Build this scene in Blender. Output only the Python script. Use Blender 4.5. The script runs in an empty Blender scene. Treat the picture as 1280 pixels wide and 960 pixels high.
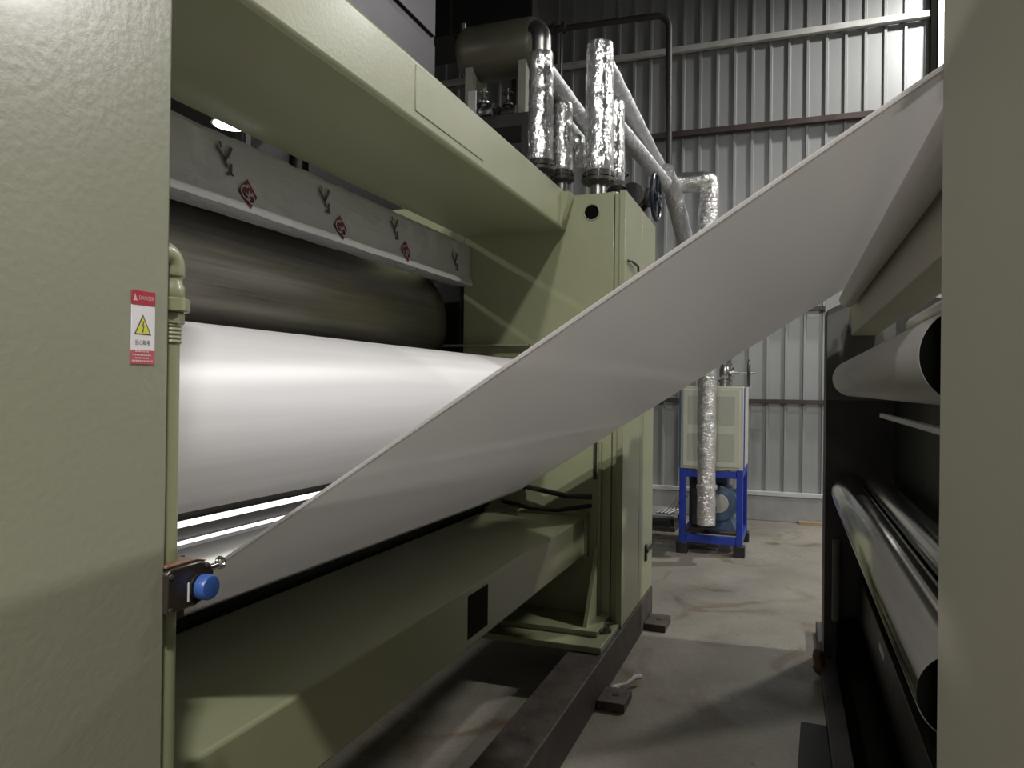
import bpy, bmesh, math, random
from mathutils import Vector, Matrix, noise
random.seed(7)
SC = bpy.context.scene
COL = SC.collection
R = math.radians

# ------------------------------------------------------------------ camera
cam_data = bpy.data.cameras.new('camera'); cam = bpy.data.objects.new('camera', cam_data); COL.objects.link(cam)
cam_data.sensor_width = 36.0; cam_data.lens = 930.0 / 1280.0 * 36.0
cam_data.clip_start = 0.02; cam_data.clip_end = 100
yaw, pitch, roll = R(20.4), R(0.23), R(0.7)
fw = Vector((-math.sin(yaw) * math.cos(pitch), math.cos(yaw) * math.cos(pitch), math.sin(pitch)))
rt = Vector((math.cos(yaw), math.sin(yaw), 0)); up = rt.cross(fw)
rt2 = rt * math.cos(roll) + up * math.sin(roll); up2 = up * math.cos(roll) - rt * math.sin(roll)
m3 = Matrix((rt2, up2, -fw)).transposed()
cam.matrix_world = Matrix.Translation((0, 0, 1.5)) @ m3.to_4x4()
SC.camera = cam

# ------------------------------------------------------------------ world, lights, exposure
w = bpy.data.worlds.new('world'); SC.world = w; w.use_nodes = True
w.node_tree.nodes['Background'].inputs[0].default_value = (0.75, 0.8, 0.9, 1)
w.node_tree.nodes['Background'].inputs[1].default_value = 0.05
SC.view_settings.view_transform = 'Standard'; SC.view_settings.look = 'None'
SC.view_settings.gamma = 1.0; SC.view_settings.use_curve_mapping = False
SC.view_settings.exposure = -1.2
# high bay lamps: (x, y, z, watts); the housings are built in lamp() at the end
LAMPS = [(1.0, -1.3, 6.0, 520), (1.95, 7.9, 6.3, 480), (-6.6, 7.5, 4.73, 50), (-6.6, 0.5, 5.2, 350), (5.4, 5.1, 5.6, 950), (-0.45, -4.3, 5.6, 950)]

# ------------------------------------------------------------------ materials
MATS = {}
def nodes_of(name):
    m = bpy.data.materials.new(name); m.use_nodes = True
    nt = m.node_tree; b = nt.nodes['Principled BSDF']
    MATS[name] = m
    return m, nt, b
def srgb(r, g, b):
    f = lambda c: ((c / 255 + 0.055) / 1.055) ** 2.4 if c > 10 else c / 255 / 12.92
    return (f(r), f(g), f(b), 1)
def mat(name, col, rough=0.5, metal=0.0, var=0.12, vscale=6.0, bump=0.0, bscale=60.0, coat=0.0, stretch=(1, 1, 1), rvar=0.1, spec=0.5, col2=None, detail=5.0):
    m, nt, b = nodes_of(name)
    tc = nt.nodes.new('ShaderNodeTexCoord'); mp = nt.nodes.new('ShaderNodeMapping')
    mp.inputs['Scale'].default_value = stretch
    nt.links.new(tc.outputs['Object'], mp.inputs['Vector'])
    n = nt.nodes.new('ShaderNodeTexNoise'); n.inputs['Scale'].default_value = vscale; n.inputs['Detail'].default_value = detail
    nt.links.new(mp.outputs[0], n.inputs['Vector'])
    cr = nt.nodes.new('ShaderNodeValToRGB')
    a = [c * (1 - var) for c in col[:3]] + [1]; c2 = [min(1, c * (1 + var)) for c in (col2 or col)[:3]] + [1]
    cr.color_ramp.elements[0].color = a; cr.color_ramp.elements[0].position = 0.3
    cr.color_ramp.elements[1].color = c2; cr.color_ramp.elements[1].position = 0.7
    nt.links.new(n.outputs['Fac'], cr.inputs['Fac']); nt.links.new(cr.outputs[0], b.inputs['Base Color'])
    b.inputs['Metallic'].default_value = metal; b.inputs['Specular IOR Level'].default_value = spec
    mr = nt.nodes.new('ShaderNodeMapRange'); mr.inputs['To Min'].default_value = max(0.02, rough - rvar); mr.inputs['To Max'].default_value = min(1, rough + rvar)
    nt.links.new(n.outputs['Fac'], mr.inputs['Value']); nt.links.new(mr.outputs[0], b.inputs['Roughness'])
    if coat: b.inputs['Coat Weight'].default_value = coat; b.inputs['Coat Roughness'].default_value = 0.15
    if bump:
        n2 = nt.nodes.new('ShaderNodeTexNoise'); n2.inputs['Scale'].default_value = bscale; n2.inputs['Detail'].default_value = 3
        nt.links.new(mp.outputs[0], n2.inputs['Vector'])
        bp = nt.nodes.new('ShaderNodeBump'); bp.inputs['Strength'].default_value = bump; bp.inputs['Distance'].default_value = 0.01
        nt.links.new(n2.outputs['Fac'], bp.inputs['Height']); nt.links.new(bp.outputs[0], b.inputs['Normal'])
    return m
def emit(name, col, strength):
    m, nt, b = nodes_of(name)
    b.inputs['Base Color'].default_value = (0.8, 0.8, 0.8, 1)
    b.inputs['Emission Color'].default_value = col; b.inputs['Emission Strength'].default_value = strength
    return m

GREEN = (0.295, 0.31, 0.185)
mat('green_paint', GREEN, 0.36, 0, 0.05, 1.6, 0.05, 90, coat=0.3, rvar=0.08)
mat('green_side', (0.295, 0.30, 0.22), 0.34, 0, 0.05, 1.2, 0.045, 85, coat=0.25, rvar=0.10)
mat('grey_green', (0.50, 0.485, 0.405), 0.45, 0, 0.05, 1.2, 0.06, 50, rvar=0.08)
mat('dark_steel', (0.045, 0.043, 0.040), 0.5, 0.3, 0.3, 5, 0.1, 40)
mat('slot_brown', (0.02, 0.015, 0.01), 0.8, 0, 0.2, 12, spec=0.1)
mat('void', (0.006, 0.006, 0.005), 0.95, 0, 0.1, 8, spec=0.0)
mat('dark_plate', (0.10, 0.10, 0.092), 0.5, 0.1, 0.15, 5)
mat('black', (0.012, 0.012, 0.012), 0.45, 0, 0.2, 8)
mat('rust_steel', (0.055, 0.048, 0.042), 0.6, 0.2, 0.35, 9, 0.3, 60, col2=(0.075, 0.058, 0.045))
mat('roll_steel', (0.24, 0.225, 0.195), 0.30, 1.0, 0.12, 3, 0.0, 90, stretch=(30, 0.6, 30), rvar=0.06)
mat('roll_white', (0.82, 0.805, 0.815), 0.42, 0.12, 0.04, 2, 0.02, 40, stretch=(14, 0.5, 14), rvar=0.06)
mat('chrome', (0.62, 0.62, 0.60), 0.16, 1.0, 0.06, 4, 0.02, 60, stretch=(12, 0.6, 12), rvar=0.05)
mat('satin_roll', (0.50, 0.50, 0.48), 0.42, 0.55, 0.08, 4, 0.03, 60, stretch=(8, 0.6, 8))
mat('web_roll', (0.62, 0.60, 0.56), 0.4, 0.2, 0.05, 4)
mat('steel', (0.42, 0.42, 0.40), 0.32, 1.0, 0.15, 12, 0.05, 60)
mat('galv', (0.32, 0.33, 0.33), 0.42, 0.35, 0.07, 2.5, 0.04, 60, stretch=(1, 1, 0.15))
mat('girt_dark', (0.05, 0.035, 0.032), 0.5, 0.1, 0.3, 6)
mat('girt_light', (0.5, 0.5, 0.48), 0.5, 0.2, 0.1, 6)
mat('concrete_wall', (0.26, 0.265, 0.26), 0.8, 0, 0.12, 5, 0.2, 40)
mat('white_wall', (0.75, 0.75, 0.73), 0.6, 0, 0.05, 4)
mat('film_wrap', (0.52, 0.52, 0.51), 0.26, 0.0, 0.10, 5, 0.35, 22, stretch=(1, 0.35, 1), coat=0.3, rvar=0.1)
mat('ink_black', (0.06, 0.062, 0.06), 0.4, 0, 0.4, 40)
mat('ink_red', (0.16, 0.02, 0.03), 0.4, 0, 0.2, 40)
mat('ink_white', (0.55, 0.52, 0.50), 0.4, 0, 0.1, 30)
mat('label_white', (0.80, 0.78, 0.80), 0.35, 0, 0.03, 30)
mat('label_red', (0.40, 0.025, 0.045), 0.35, 0, 0.06, 60)
mat('label_red_pale', (0.48, 0.10, 0.12), 0.35, 0, 0.12, 90)
mat('label_pink', (0.72, 0.45, 0.45), 0.35, 0, 0.1, 60)
mat('label_yellow', (0.70, 0.66, 0.10), 0.35, 0, 0.05, 60)
mat('blue_plastic', (0.035, 0.09, 0.30), 0.35, 0, 0.08, 20)
mat('blue_paint', (0.016, 0.04, 0.32), 0.35, 0, 0.15, 8)
mat('motor_blue', (0.07, 0.11, 0.18), 0.4, 0.2, 0.2, 14)
mat('wheel_navy', (0.025, 0.03, 0.05), 0.3, 0.2, 0.1, 20)
mat('switch_body', (0.03, 0.022, 0.018), 0.30, 0, 0.2, 20, coat=0.3)
mat('switch_top_reflection', (0.22, 0.12, 0.075), 0.35, 0.2, 0.15, 20)  # brown reflection on the switch top put into the base colour
mat('cabinet', (0.47, 0.48, 0.40), 0.45, 0, 0.04, 4)
mat('cabinet_panel', (0.36, 0.37, 0.31), 0.5, 0, 0.05, 4)
mat('hood', (0.042, 0.039, 0.046), 0.42, 0.3, 0.15, 3)
mat('tank', (0.17, 0.165, 0.12), 0.38, 0.3, 0.1, 3)
mat('wood', (0.30, 0.22, 0.14), 0.7, 0, 0.2, 12, 0.2, 40, stretch=(0.3, 6, 6))
mat('rag_white', (0.62, 0.58, 0.55), 0.8, 0, 0.12, 30)
mat('rag_brown', (0.14, 0.07, 0.045), 0.8, 0, 0.3, 30)
mat('hall_dark', (0.10, 0.10, 0.105), 0.7, 0.0, 0.1, 3)
mat('lamp_shell', (0.5, 0.5, 0.5), 0.4, 0.6, 0.05, 8)
emit('lamp_glow', (1, 0.98, 0.95, 1), 14)
emit('gap_glow', (1, 0.985, 1, 1), 5.0)  # glow of the added rods in the roll gap, no real lamp

def make_floor():
    m, nt, b = nodes_of('concrete')
    tc = nt.nodes.new('ShaderNodeTexCoord')
    def nz(s, d=6, dist=0.0):
        n = nt.nodes.new('ShaderNodeTexNoise'); n.inputs['Scale'].default_value = s; n.inputs['Detail'].default_value = d; n.inputs['Distortion'].default_value = dist
        nt.links.new(tc.outputs['Object'], n.inputs['Vector']); return n
    def ramp(src, p0, c0, p1, c1):
        r = nt.nodes.new('ShaderNodeValToRGB'); r.color_ramp.elements[0].position = p0; r.color_ramp.elements[0].color = c0
        r.color_ramp.elements[1].position = p1; r.color_ramp.elements[1].color = c1; nt.links.new(src, r.inputs[0]); return r
    base = ramp(nz(1.3, 8, 0.4).outputs['Fac'], 0.35, (0.215, 0.197, 0.165, 1), 0.68, (0.315, 0.288, 0.245, 1))
    stain = ramp(nz(2.1, 7, 1.2).outputs['Fac'], 0.56, (1, 1, 1, 1), 0.72, (0.62, 0.50, 0.36, 1))
    speck = ramp(nz(45, 3).outputs['Fac'], 0.3, (0.85, 0.85, 0.85, 1), 0.6, (1, 1, 1, 1))
    def mul(a, bb):
        x = nt.nodes.new('ShaderNodeMix'); x.data_type = 'RGBA'; x.blend_type = 'MULTIPLY'; x.inputs[0].default_value = 1
        nt.links.new(a, x.inputs[6]); nt.links.new(bb, x.inputs[7]); return x.outputs[2]
    nt.links.new(mul(mul(base.outputs[0], stain.outputs[0]), speck.outputs[0]), b.inputs['Base Color'])
    rr = ramp(nz(3.0, 5).outputs['Fac'], 0.3, (0.22, 0.22, 0.22, 1), 0.7, (0.5, 0.5, 0.5, 1))
    nt.links.new(rr.outputs[0], b.inputs['Roughness'])
    bp = nt.nodes.new('ShaderNodeBump'); bp.inputs['Strength'].default_value = 0.12; bp.inputs['Distance'].default_value = 0.01
    nt.links.new(nz(30, 4).outputs['Fac'], bp.inputs['Height']); nt.links.new(bp.outputs[0], b.inputs['Normal'])
make_floor()

def make_foil(name, base, crumple, scale, squash, rough):
    m, nt, b = nodes_of(name)
    b.inputs['Base Color'].default_value = base; b.inputs['Metallic'].default_value = 0.9; b.inputs['Roughness'].default_value = rough
    tc = nt.nodes.new('ShaderNodeTexCoord')
    mp = nt.nodes.new('ShaderNodeMapping'); mp.inputs['Scale'].default_value = (1, 1, squash)
    nt.links.new(tc.outputs['Object'], mp.inputs['Vector'])
    v = nt.nodes.new('ShaderNodeTexVoronoi'); v.inputs['Scale'].default_value = scale; v.feature = 'F1'
    n = nt.nodes.new('ShaderNodeTexNoise'); n.inputs['Scale'].default_value = scale * 1.7; n.inputs['Detail'].default_value = 3; n.inputs['Roughness'].default_value = 0.5; n.inputs['Distortion'].default_value = 1.5
    nt.links.new(mp.outputs[0], v.inputs['Vector']); nt.links.new(mp.outputs[0], n.inputs['Vector'])
    a = nt.nodes.new('ShaderNodeMath'); a.operation = 'MULTIPLY_ADD'; a.inputs[1].default_value = 0.6
    nt.links.new(v.outputs['Distance'], a.inputs[0]); nt.links.new(n.outputs['Fac'], a.inputs[2])
    bp = nt.nodes.new('ShaderNodeBump'); bp.inputs['Strength'].default_value = crumple; bp.inputs['Distance'].default_value = 0.02
    nt.links.new(a.outputs[0], bp.inputs['Height']); nt.links.new(bp.outputs[0], b.inputs['Normal'])
make_foil('foil', (0.86, 0.86, 0.85, 1), 0.40, 20, 0.45, 0.13)
make_foil('foil_crinkle', (0.84, 0.84, 0.82, 1), 0.55, 18, 1.3, 0.13)
make_foil('foil_dull', (0.66, 0.66, 0.68, 1), 0.6, 14, 0.8, 0.4)

def make_web(name, trans):
    m, nt, b = nodes_of(name)
    b.inputs['Base Color'].default_value = (0.64, 0.627, 0.618, 1); b.inputs['Roughness'].default_value = 0.30
    b.inputs['Specular IOR Level'].default_value = 0.45
    tc = nt.nodes.new('ShaderNodeTexCoord'); mp = nt.nodes.new('ShaderNodeMapping'); mp.inputs['Scale'].default_value = (0.4, 3, 0.4)
    nt.links.new(tc.outputs['Object'], mp.inputs[0])
    n = nt.nodes.new('ShaderNodeTexNoise'); n.inputs['Scale'].default_value = 1.6; nt.links.new(mp.outputs[0], n.inputs['Vector'])
    bp = nt.nodes.new('ShaderNodeBump'); bp.inputs['Strength'].default_value = 0.05; bp.inputs['Distance'].default_value = 0.05
    nt.links.new(n.outputs['Fac'], bp.inputs['Height']); nt.links.new(bp.outputs[0], b.inputs['Normal'])
    tr = nt.nodes.new('ShaderNodeBsdfTranslucent'); tr.inputs[0].default_value = (0.92, 0.90, 0.89, 1)
    mx = nt.nodes.new('ShaderNodeMixShader'); mx.inputs[0].default_value = trans
    out = nt.nodes['Material Output']
    nt.links.new(b.outputs[0], mx.inputs[1]); nt.links.new(tr.outputs[0], mx.inputs[2]); nt.links.new(mx.outputs[0], out.inputs['Surface'])
make_web('web_film', 0.42)
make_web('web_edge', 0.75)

# ------------------------------------------------------------------ mesh helpers (world coordinates)
WL = {}
class MB:
    def __init__(s): s.v = []; s.f = []
    def add(s, vs, fs):
        o = len(s.v); s.v += [tuple(p) for p in vs]; s.f += [tuple(i + o for i in f) for f in fs]; return s
    def box(s, x0, x1, y0, y1, z0, z1):
        vs = [(x, y, z) for z in (z0, z1) for y in (y0, y1) for x in (x0, x1)]
        return s.add(vs, [(0, 2, 3, 1), (4, 5, 7, 6), (0, 1, 5, 4), (2, 6, 7, 3), (0, 4, 6, 2), (1, 3, 7, 5)])
    def prism(s, poly, axis, a0, a1):
        """polygon (two coords) extruded along 'x','y' or 'z'"""
        def pt(p, a):
            return {'y': (p[0], a, p[1]), 'x': (a, p[0], p[1]), 'z': (p[0], p[1], a)}[axis]
        n = len(poly); vs = [pt(p, a0) for p in poly] + [pt(p, a1) for p in poly]
        fs = [tuple(range(n)), tuple(range(2 * n - 1, n - 1, -1))] + [(i, i + n, (i + 1) % n + n, (i + 1) % n) for i in range(n)]
        return s.add(vs, fs)
    def lathe(s, p0, p1, prof, seg=32, wob=0.0, caps=True):
        """profile [(distance along axis, radius)] from p0 towards p1"""
        p0 = Vector(p0); ax = (Vector(p1) - p0).normalized()
        u = ax.orthogonal().normalized(); w_ = ax.cross(u)
        vs = []
        for t, r in prof:
            for k in range(seg):
                a = 2 * math.pi * k / seg
                q = p0 + ax * t + (u * math.cos(a) + w_ * math.sin(a)) * r
                if wob:
                    q += (u * math.cos(a) + w_ * math.sin(a)) * r * wob * noise.noise(q * 14)
                vs.append(q)
        fs = []
        for i in range(len(prof) - 1):
            for k in range(seg):
                a, b = i * seg + k, i * seg + (k + 1) % seg
                fs.append((a, b, b + seg, a + seg))
        if caps:
            fs.append(tuple(range(seg - 1, -1, -1))); fs.append(tuple((len(prof) - 1) * seg + k for k in range(seg)))
        return s.add(vs, fs)
    def cyl(s, p0, p1, r, seg=32, r1=None):
        L = (Vector(p1) - Vector(p0)).length
        return s.lathe(p0, p1, [(0, r), (L, r if r1 is None else r1)], seg)
    def tube(s, pts, r, seg=16, wob=0.0, closed=False, step=None):
        pts = [Vector(p) for p in pts]
        if step:
            q = [pts[0]]
            for a, b in zip(pts, pts[1:]):
                n = max(1, int((b - a).length / step))
                q += [a.lerp(b, (i + 1) / n) for i in range(n)]
            pts = q
        n = len(pts); rings = []; prev = None
        for i in range(n):
            if closed: t = (pts[(i + 1) % n] - pts[i - 1]).normalized()
            else: t = (pts[min(i + 1, n - 1)] - pts[max(i - 1, 0)]).normalized()
            if prev is None: u = t.orthogonal().normalized()
            else:
                u = (prev - t * prev.dot(t)); u = u.normalized() if u.length > 1e-6 else t.orthogonal().normalized()
            prev = u; w_ = t.cross(u); ring = []
            for k in range(seg):
                a = 2 * math.pi * k / seg; d = u * math.cos(a) + w_ * math.sin(a)
                q = pts[i] + d * r
                if wob: q += d * r * (wob * noise.noise(q * 13) + wob * 0.6 * noise.noise(q * 37))
                ring.append(q)
            rings.append(ring)
        vs = [p for ring in rings for p in ring]; fs = []
        for i in range(n if closed else n - 1):
            for k in range(seg):
                a, b = i * seg + k, i * seg + (k + 1) % seg; c = ((i + 1) % n) * seg
                fs.append((a, b, c + (k + 1) % seg, c + k))
        if not closed: fs += [tuple(range(seg - 1, -1, -1)), tuple((n - 1) * seg + k for k in range(seg))]
        return s.add(vs, fs)
    def ring(s, c, ax, R_, r, seg=32, rs=8):
        c = Vector(c); ax = Vector(ax).normalized(); u = ax.orthogonal().normalized(); w_ = ax.cross(u)
        return s.tube([c + (u * math.cos(2 * math.pi * k / seg) + w_ * math.sin(2 * math.pi * k / seg)) * R_ for k in range(seg)], r, rs, closed=True)
    def build(s, name, m, parent=None, bevel=0.0, smooth=35, seg=2, **kw):
        xs = [p[0] for p in s.v]; ys = [p[1] for p in s.v]; zs = [p[2] for p in s.v]
        c = Vector(((min(xs) + max(xs)) / 2, (min(ys) + max(ys)) / 2, min(zs)))
        me = bpy.data.meshes.new(name); me.from_pydata([Vector(p) - c for p in s.v], [], s.f); me.validate()
        bm = bmesh.new(); bm.from_mesh(me); bmesh.ops.recalc_face_normals(bm, faces=bm.faces); bm.to_mesh(me); bm.free()
        if smooth:
            for p in me.polygons: p.use_smooth = True
            me.set_sharp_from_angle(angle=R(smooth))
        me.materials.append(MATS[m])
        o = bpy.data.objects.new(name, me); COL.objects.link(o)
        place(o, c, parent)
        if bevel:
            md = o.modifiers.new('bevel', 'BEVEL'); md.width = bevel; md.segments = seg; md.limit_method = 'ANGLE'; md.angle_limit = R(40)
            md.harden_normals = False
        tag(o, **kw)
        return o
def place(o, c, parent=None):
    o.parent = parent
    o.location = Vector(c) - (WL[parent.name] if parent else Vector((0, 0, 0)))
    WL[o.name] = Vector(c)
def tag(o, label=None, cat=None, group=None, kind=None):
    if label: o['label'] = label
    if cat: o['category'] = cat
    if group: o['group'] = group
    if kind: o['kind'] = kind
    return o
def thing(name, loc, label, cat, group=None):
    o = bpy.data.objects.new(name, None); COL.objects.link(o); o.empty_display_size = 0.1
    place(o, loc); return tag(o, label, cat, group)
def copy_part(src, parent, offset):
    o = src.copy(); COL.objects.link(o); o.parent = parent
    wl = WL[src.name] + Vector(offset); place(o, wl, parent); return o
def bend(p0, p1, p2, rad, n=8):
    """points of a rounded corner at p1"""
    p0, p1, p2 = Vector(p0), Vector(p1), Vector(p2)
    a = (p0 - p1).normalized(); b = (p2 - p1).normalized(); ang = a.angle(b)
    d = rad / math.tan(ang / 2); s = p1 + a * d; e = p1 + b * d
    cc = p1 + (a + b).normalized() * (rad / math.sin(ang / 2)); out = []
    va, vb = s - cc, e - cc; tot = va.angle(vb); axs = va.cross(vb).normalized()
    for i in range(n + 1): out.append(cc + Matrix.Rotation(tot * i / n, 3, axs) @ va)
    return out
def path(pts, rad, n=8):
    out = [Vector(pts[0])]
    for i in range(1, len(pts) - 1): out += bend(pts[i - 1], pts[i], pts[i + 1], rad, n)
    return out + [Vector(pts[-1])]
def text_part(body, size, origin, xdir, updir, m, parent, name, weight=0.0, sx=1.0):
    """flat lettering laid on a plane; origin is the middle of the line"""
    cu = bpy.data.curves.new('txt', 'FONT'); cu.body = body; cu.size = size; cu.align_x = 'CENTER'; cu.align_y = 'CENTER'; cu.offset = weight; cu.resolution_u = 3
    t = bpy.data.objects.new('txt', cu); COL.objects.link(t)
    bpy.context.view_layer.update()
    me = bpy.data.meshes.new_from_object(t.evaluated_get(bpy.context.evaluated_depsgraph_get()))
    bpy.data.objects.remove(t); bpy.data.curves.remove(cu)
    xd, ud = Vector(xdir), Vector(updir)
    vs = [Vector(origin) + xd * v.co.x * sx + ud * v.co.y for v in me.vertices]; fs = [tuple(p.vertices) for p in me.polygons]
    bpy.data.meshes.remove(me)
    if not vs: return None
    mb = MB(); mb.add(vs, fs)
    return mb.build(name, m, parent, smooth=0)

# ================================================================== SETTING
X0, X1, Y0, Y1, ZC = -8.0, 8.0, -5.0, 9.13, 7.6  # object positions below mostly worked out offline from image pixels
MB().box(X0, X1, Y0, Y1 + 0.3, -0.15, 0.0).build('floor', 'concrete', smooth=0, kind='structure')
MB().box(X0, X1, Y0, Y1 + 0.3, ZC, ZC + 0.1).build('ceiling', 'hall_dark', smooth=0, kind='structure')
MB().box(X0 - 0.1, X0, Y0, Y1 + 0.3, 0, ZC).build('wall_left', 'hall_dark', smooth=0, kind='structure')
MB().box(X1, X1 + 0.1, Y0, Y1 + 0.3, 0, ZC).build('wall_right', 'hall_dark', smooth=0, kind='structure')
MB().box(X0, X1, Y0 - 0.1, Y0, 0, ZC).build('wall_back', 'hall_dark', smooth=0, kind='structure')
wf = MB().box(X0, X1, Y1 + 0.10, Y1 + 0.28, 0, ZC).build('wall_far', 'galv', smooth=0, kind='structure')
# profiled sheets of the far wall: every pan with its raised rib is a part
PW = 0.2
def sheet(z0, z1, yo):
    mb = MB(); pr = [(0, 0), (0.148, 0), (0.156, -0.03), (0.182, -0.03), (0.190, 0), (0.2, 0)]
    mb.add([(X0 + a, Y1 + yo + b, z) for z in (z0, z1) for a, b in pr], [(i, i + 1, i + 7, i + 6) for i in range(5)])
    return mb
lo = sheet(0.31, 5.56, 0.03).build('wall_sheet', 'galv', wf, smooth=0)
hi = sheet(5.62, ZC, 0.05).build('wall_sheet', 'galv', wf, smooth=0)
for i in range(1, int((X1 - X0) / PW)):
    copy_part(lo, wf, (i * PW, 0, 0)); copy_part(hi, wf, (i * PW, 0, 0))
MB().box(X0, X1, Y1 - 0.10, Y1 + 0.09, 0, 0.29).build('baseboard_far', 'concrete_wall', smooth=0, bevel=0.008, kind='structure')
MB().box(X0, X1, Y1 - 0.11, Y1 + 0.02, 0.29, 0.33).build('trim_1', 'girt_light', smooth=0, kind='structure')
for i, (z, h, m) in enumerate([(1.37, 0.05, 'girt_dark'), (2.43, 0.05, 'girt_dark'), (4.57, 0.07, 'girt_dark'), (5.59, 0.07, 'girt_light')]):
    MB().box(X0, X1, Y1 - 0.075, Y1 - 0.005, z - h / 2, z + h / 2).build('trim_%d' % (i + 2), m, smooth=0, bevel=0.005, kind='structure')
# white column and dark drain at the far right
cmb = MB(); cmb.box(1.46, 1.80, 9.0, 9.09, 0, ZC)
cmb.build('steel_column', 'white_wall', smooth=0, bevel=0.006, label='bright white steel column in the far right corner of the sheet wall', cat='column')
MB().box(1.395, 1.455, 9.03, 9.1, 0, ZC).build('trim_6', 'void', smooth=0, kind='structure')

# ================================================================== LEFT MACHINE (calender)
FX = -0.835           # aisle face
YN, YF = 0.83, 4.005  # inner faces of its two side frames
ZT = 2.575
cal = thing('calender_machine', (-1.8, 2.4, 0), 'large green calender machine with long rolls between two side frames', 'machine')  # calender, film web and foil risers scaled about the camera, values baked in
# near frame
nf = MB(); nf.box(-3.3, FX, -1.6, YN, 0.2, ZT)
nf.build('side_frame', 'green_side', cal, bevel=0.006, label='near green side frame filling the left of the view')
# far frame: front post, head, sill, rear post around the bearing slot
ff = MB(); ff.box(-1.80, -0.905, YF, 4.88, 0.2, ZT); ff.box(-3.3, -2.62, YF, 4.88, 0.2, ZT); ff.box(-2.62, -1.80, YF, 4.88, 2.24, ZT); ff.box(-2.62, -1.80, YF, 4.88, 0.2, 0.62)
far = ff.build('side_frame', 'green_paint', cal, bevel=0.004, label='far green side frame with round hole near its top')
MB().box(-0.903, -0.872, YF + 0.012, 4.87, 0.2, ZT - 0.004).build('edge_strip', 'green_paint', far, bevel=0.003)
MB().box(-0.868, FX, YF - 0.03, 4.46, 0.205, ZT + 0.0).build('access_panel', 'green_paint', far, bevel=0.003)
MB().box(-0.868, FX, 4.468, 4.93, 0.205, ZT - 0.003).build('access_panel', 'green_paint', far, bevel=0.003)
lt = MB(); lt.box(FX, FX + 0.012, 4.66, 4.70, 0.42, 0.52).box(FX + 0.012, FX + 0.022, 4.66, 4.92, 0.475, 0.495)
lt.build('panel_latch', 'black', far, smooth=0)
hd = MB(); hd.tube([(FX + 0.004, 4.04, 2.20), (FX + 0.02, 4.06, 2.20), (FX + 0.02, 4.24, 2.20), (FX + 0.02, 4.25, 2.17)], 0.007, 8)
hd.build('panel_handle', 'dark_steel', far)
MB().lathe((-1.03, YF - 0.003, 2.472), (-1.03, YF + 1, 2.472), [(0, 0.043), (0.004, 0.043)], 32).build('port_hole', 'void', far)  # black disc on the face, painted for the dark inside of the hole
pr_ = MB(); pr_.ring((-1.03, YF - 0.003, 2.472), (0, 1, 0), 0.044, 0.004)
pr_.build('port_rim', 'green_paint', far)
# dark bearing block in the slot
MB().box(-2.56, -1.86, YF + 0.12, 4.8, 0.66, 2.24).build('bearing_housing', 'black', far, bevel=0.02)
# ledge across the face, vertical conduit, foot with gusset
MB().box(-1.98, -1.38, YF - 0.05, YF - 0.002, 1.733, 1.745).build('ledge', 'green_paint', far, bevel=0.002)
MB().box(-1.70, -1.20, YF - 0.03, YF - 0.002, 1.655, 1.668).build('ledge', 'dark_steel', far, bevel=0.002)
cd = MB(); cd.tube([(-0.965, YF - 0.012, 0.24), (-0.965, YF - 0.012, 1.20)], 0.010, 10)
cd.build('conduit', 'green_paint', far)
MB().box(-0.998, -0.985, YF - 0.03, YF - 0.002, 1.0, 1.34).build('stop_bar', 'dark_steel', far, bevel=0.002)
ft = MB(); ft.box(-1.75, -0.845, 3.56, YF, 0.2, 0.232); ft.build('foot_plate', 'green_paint', far, bevel=0.004)
ft2 = MB(); ft2.box(-1.75, -0.90, 3.70, YF, 0.232, 0.262); ft2.build('foot_plate', 'green_paint', far, bevel=0.004)
MB().prism([(3.74, 0.262), (YF, 0.262), (YF, 0.66)], 'x', -0.985, -0.965).build('gusset', 'green_paint', far, smooth=0)
MB().lathe((-0.872, 3.80, 0.232), (-0.872, 3.80, 1), [(0, 0.026), (0.02, 0.026), (0.021, 0.016), (0.05, 0.016)], 6).build('anchor_bolt', 'steel', far)
# base rail under both frames
MB().box(-1.01, -0.828, -1.6, 4.93, 0.0, 0.2).build('base_rail', 'rust_steel', cal, bevel=0.006)
MB().box(-3.3, -3.1, -1.6, 4.93, 0.0, 0.2).build('base_rail', 'rust_steel', cal, bevel=0.006)
# cross beam with cover plate
cb = MB(); cb.box(-1.81, -1.18, YN, YF, 2.38, 2.598)
cbo = cb.build('cross_beam', 'green_paint', cal, bevel=0.016, seg=4)
MB().box(-1.181, -1.1765, 2.21, 2.80, 2.42, 2.575).build('cover_plate', 'green_paint', cbo, bevel=0.003)
gus = MB(); gus.prism([(-1.18, 2.38), (-1.18, 2.572), (-1.13, 2.572)], 'y', YF - 0.11, YF); gus.build('weld_gusset', 'green_paint', cbo, smooth=0)
MB().box(-3.3, -2.9, YN, YF, 2.30, ZT).build('cross_beam', 'green_paint', cal, bevel=0.02)
# lower beam
lbm = MB(); lbm.box(-1.60, -1.03, YN, YF - 0.075, 0.59, 0.80)
lb = lbm.build('lower_beam', 'green_paint', cal, bevel=0.010, seg=3)
MB().box(-1.62, -1.022, YF - 0.075, YF - 0.045, 0.575, 0.815).build('end_flange', 'green_paint', lb, bevel=0.003)
MB().box(-1.62, -1.022, YF - 0.043, YF, 0.575, 0.815).build('end_flange', 'green_paint', lb, bevel=0.003)
MB().box(-1.04, -1.0285, 2.36, 2.54, 0.625, 0.775).build('access_slot', 'slot_brown', lb, smooth=0)  # flat dark plate painted in for the shaded inside of the opening
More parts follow.
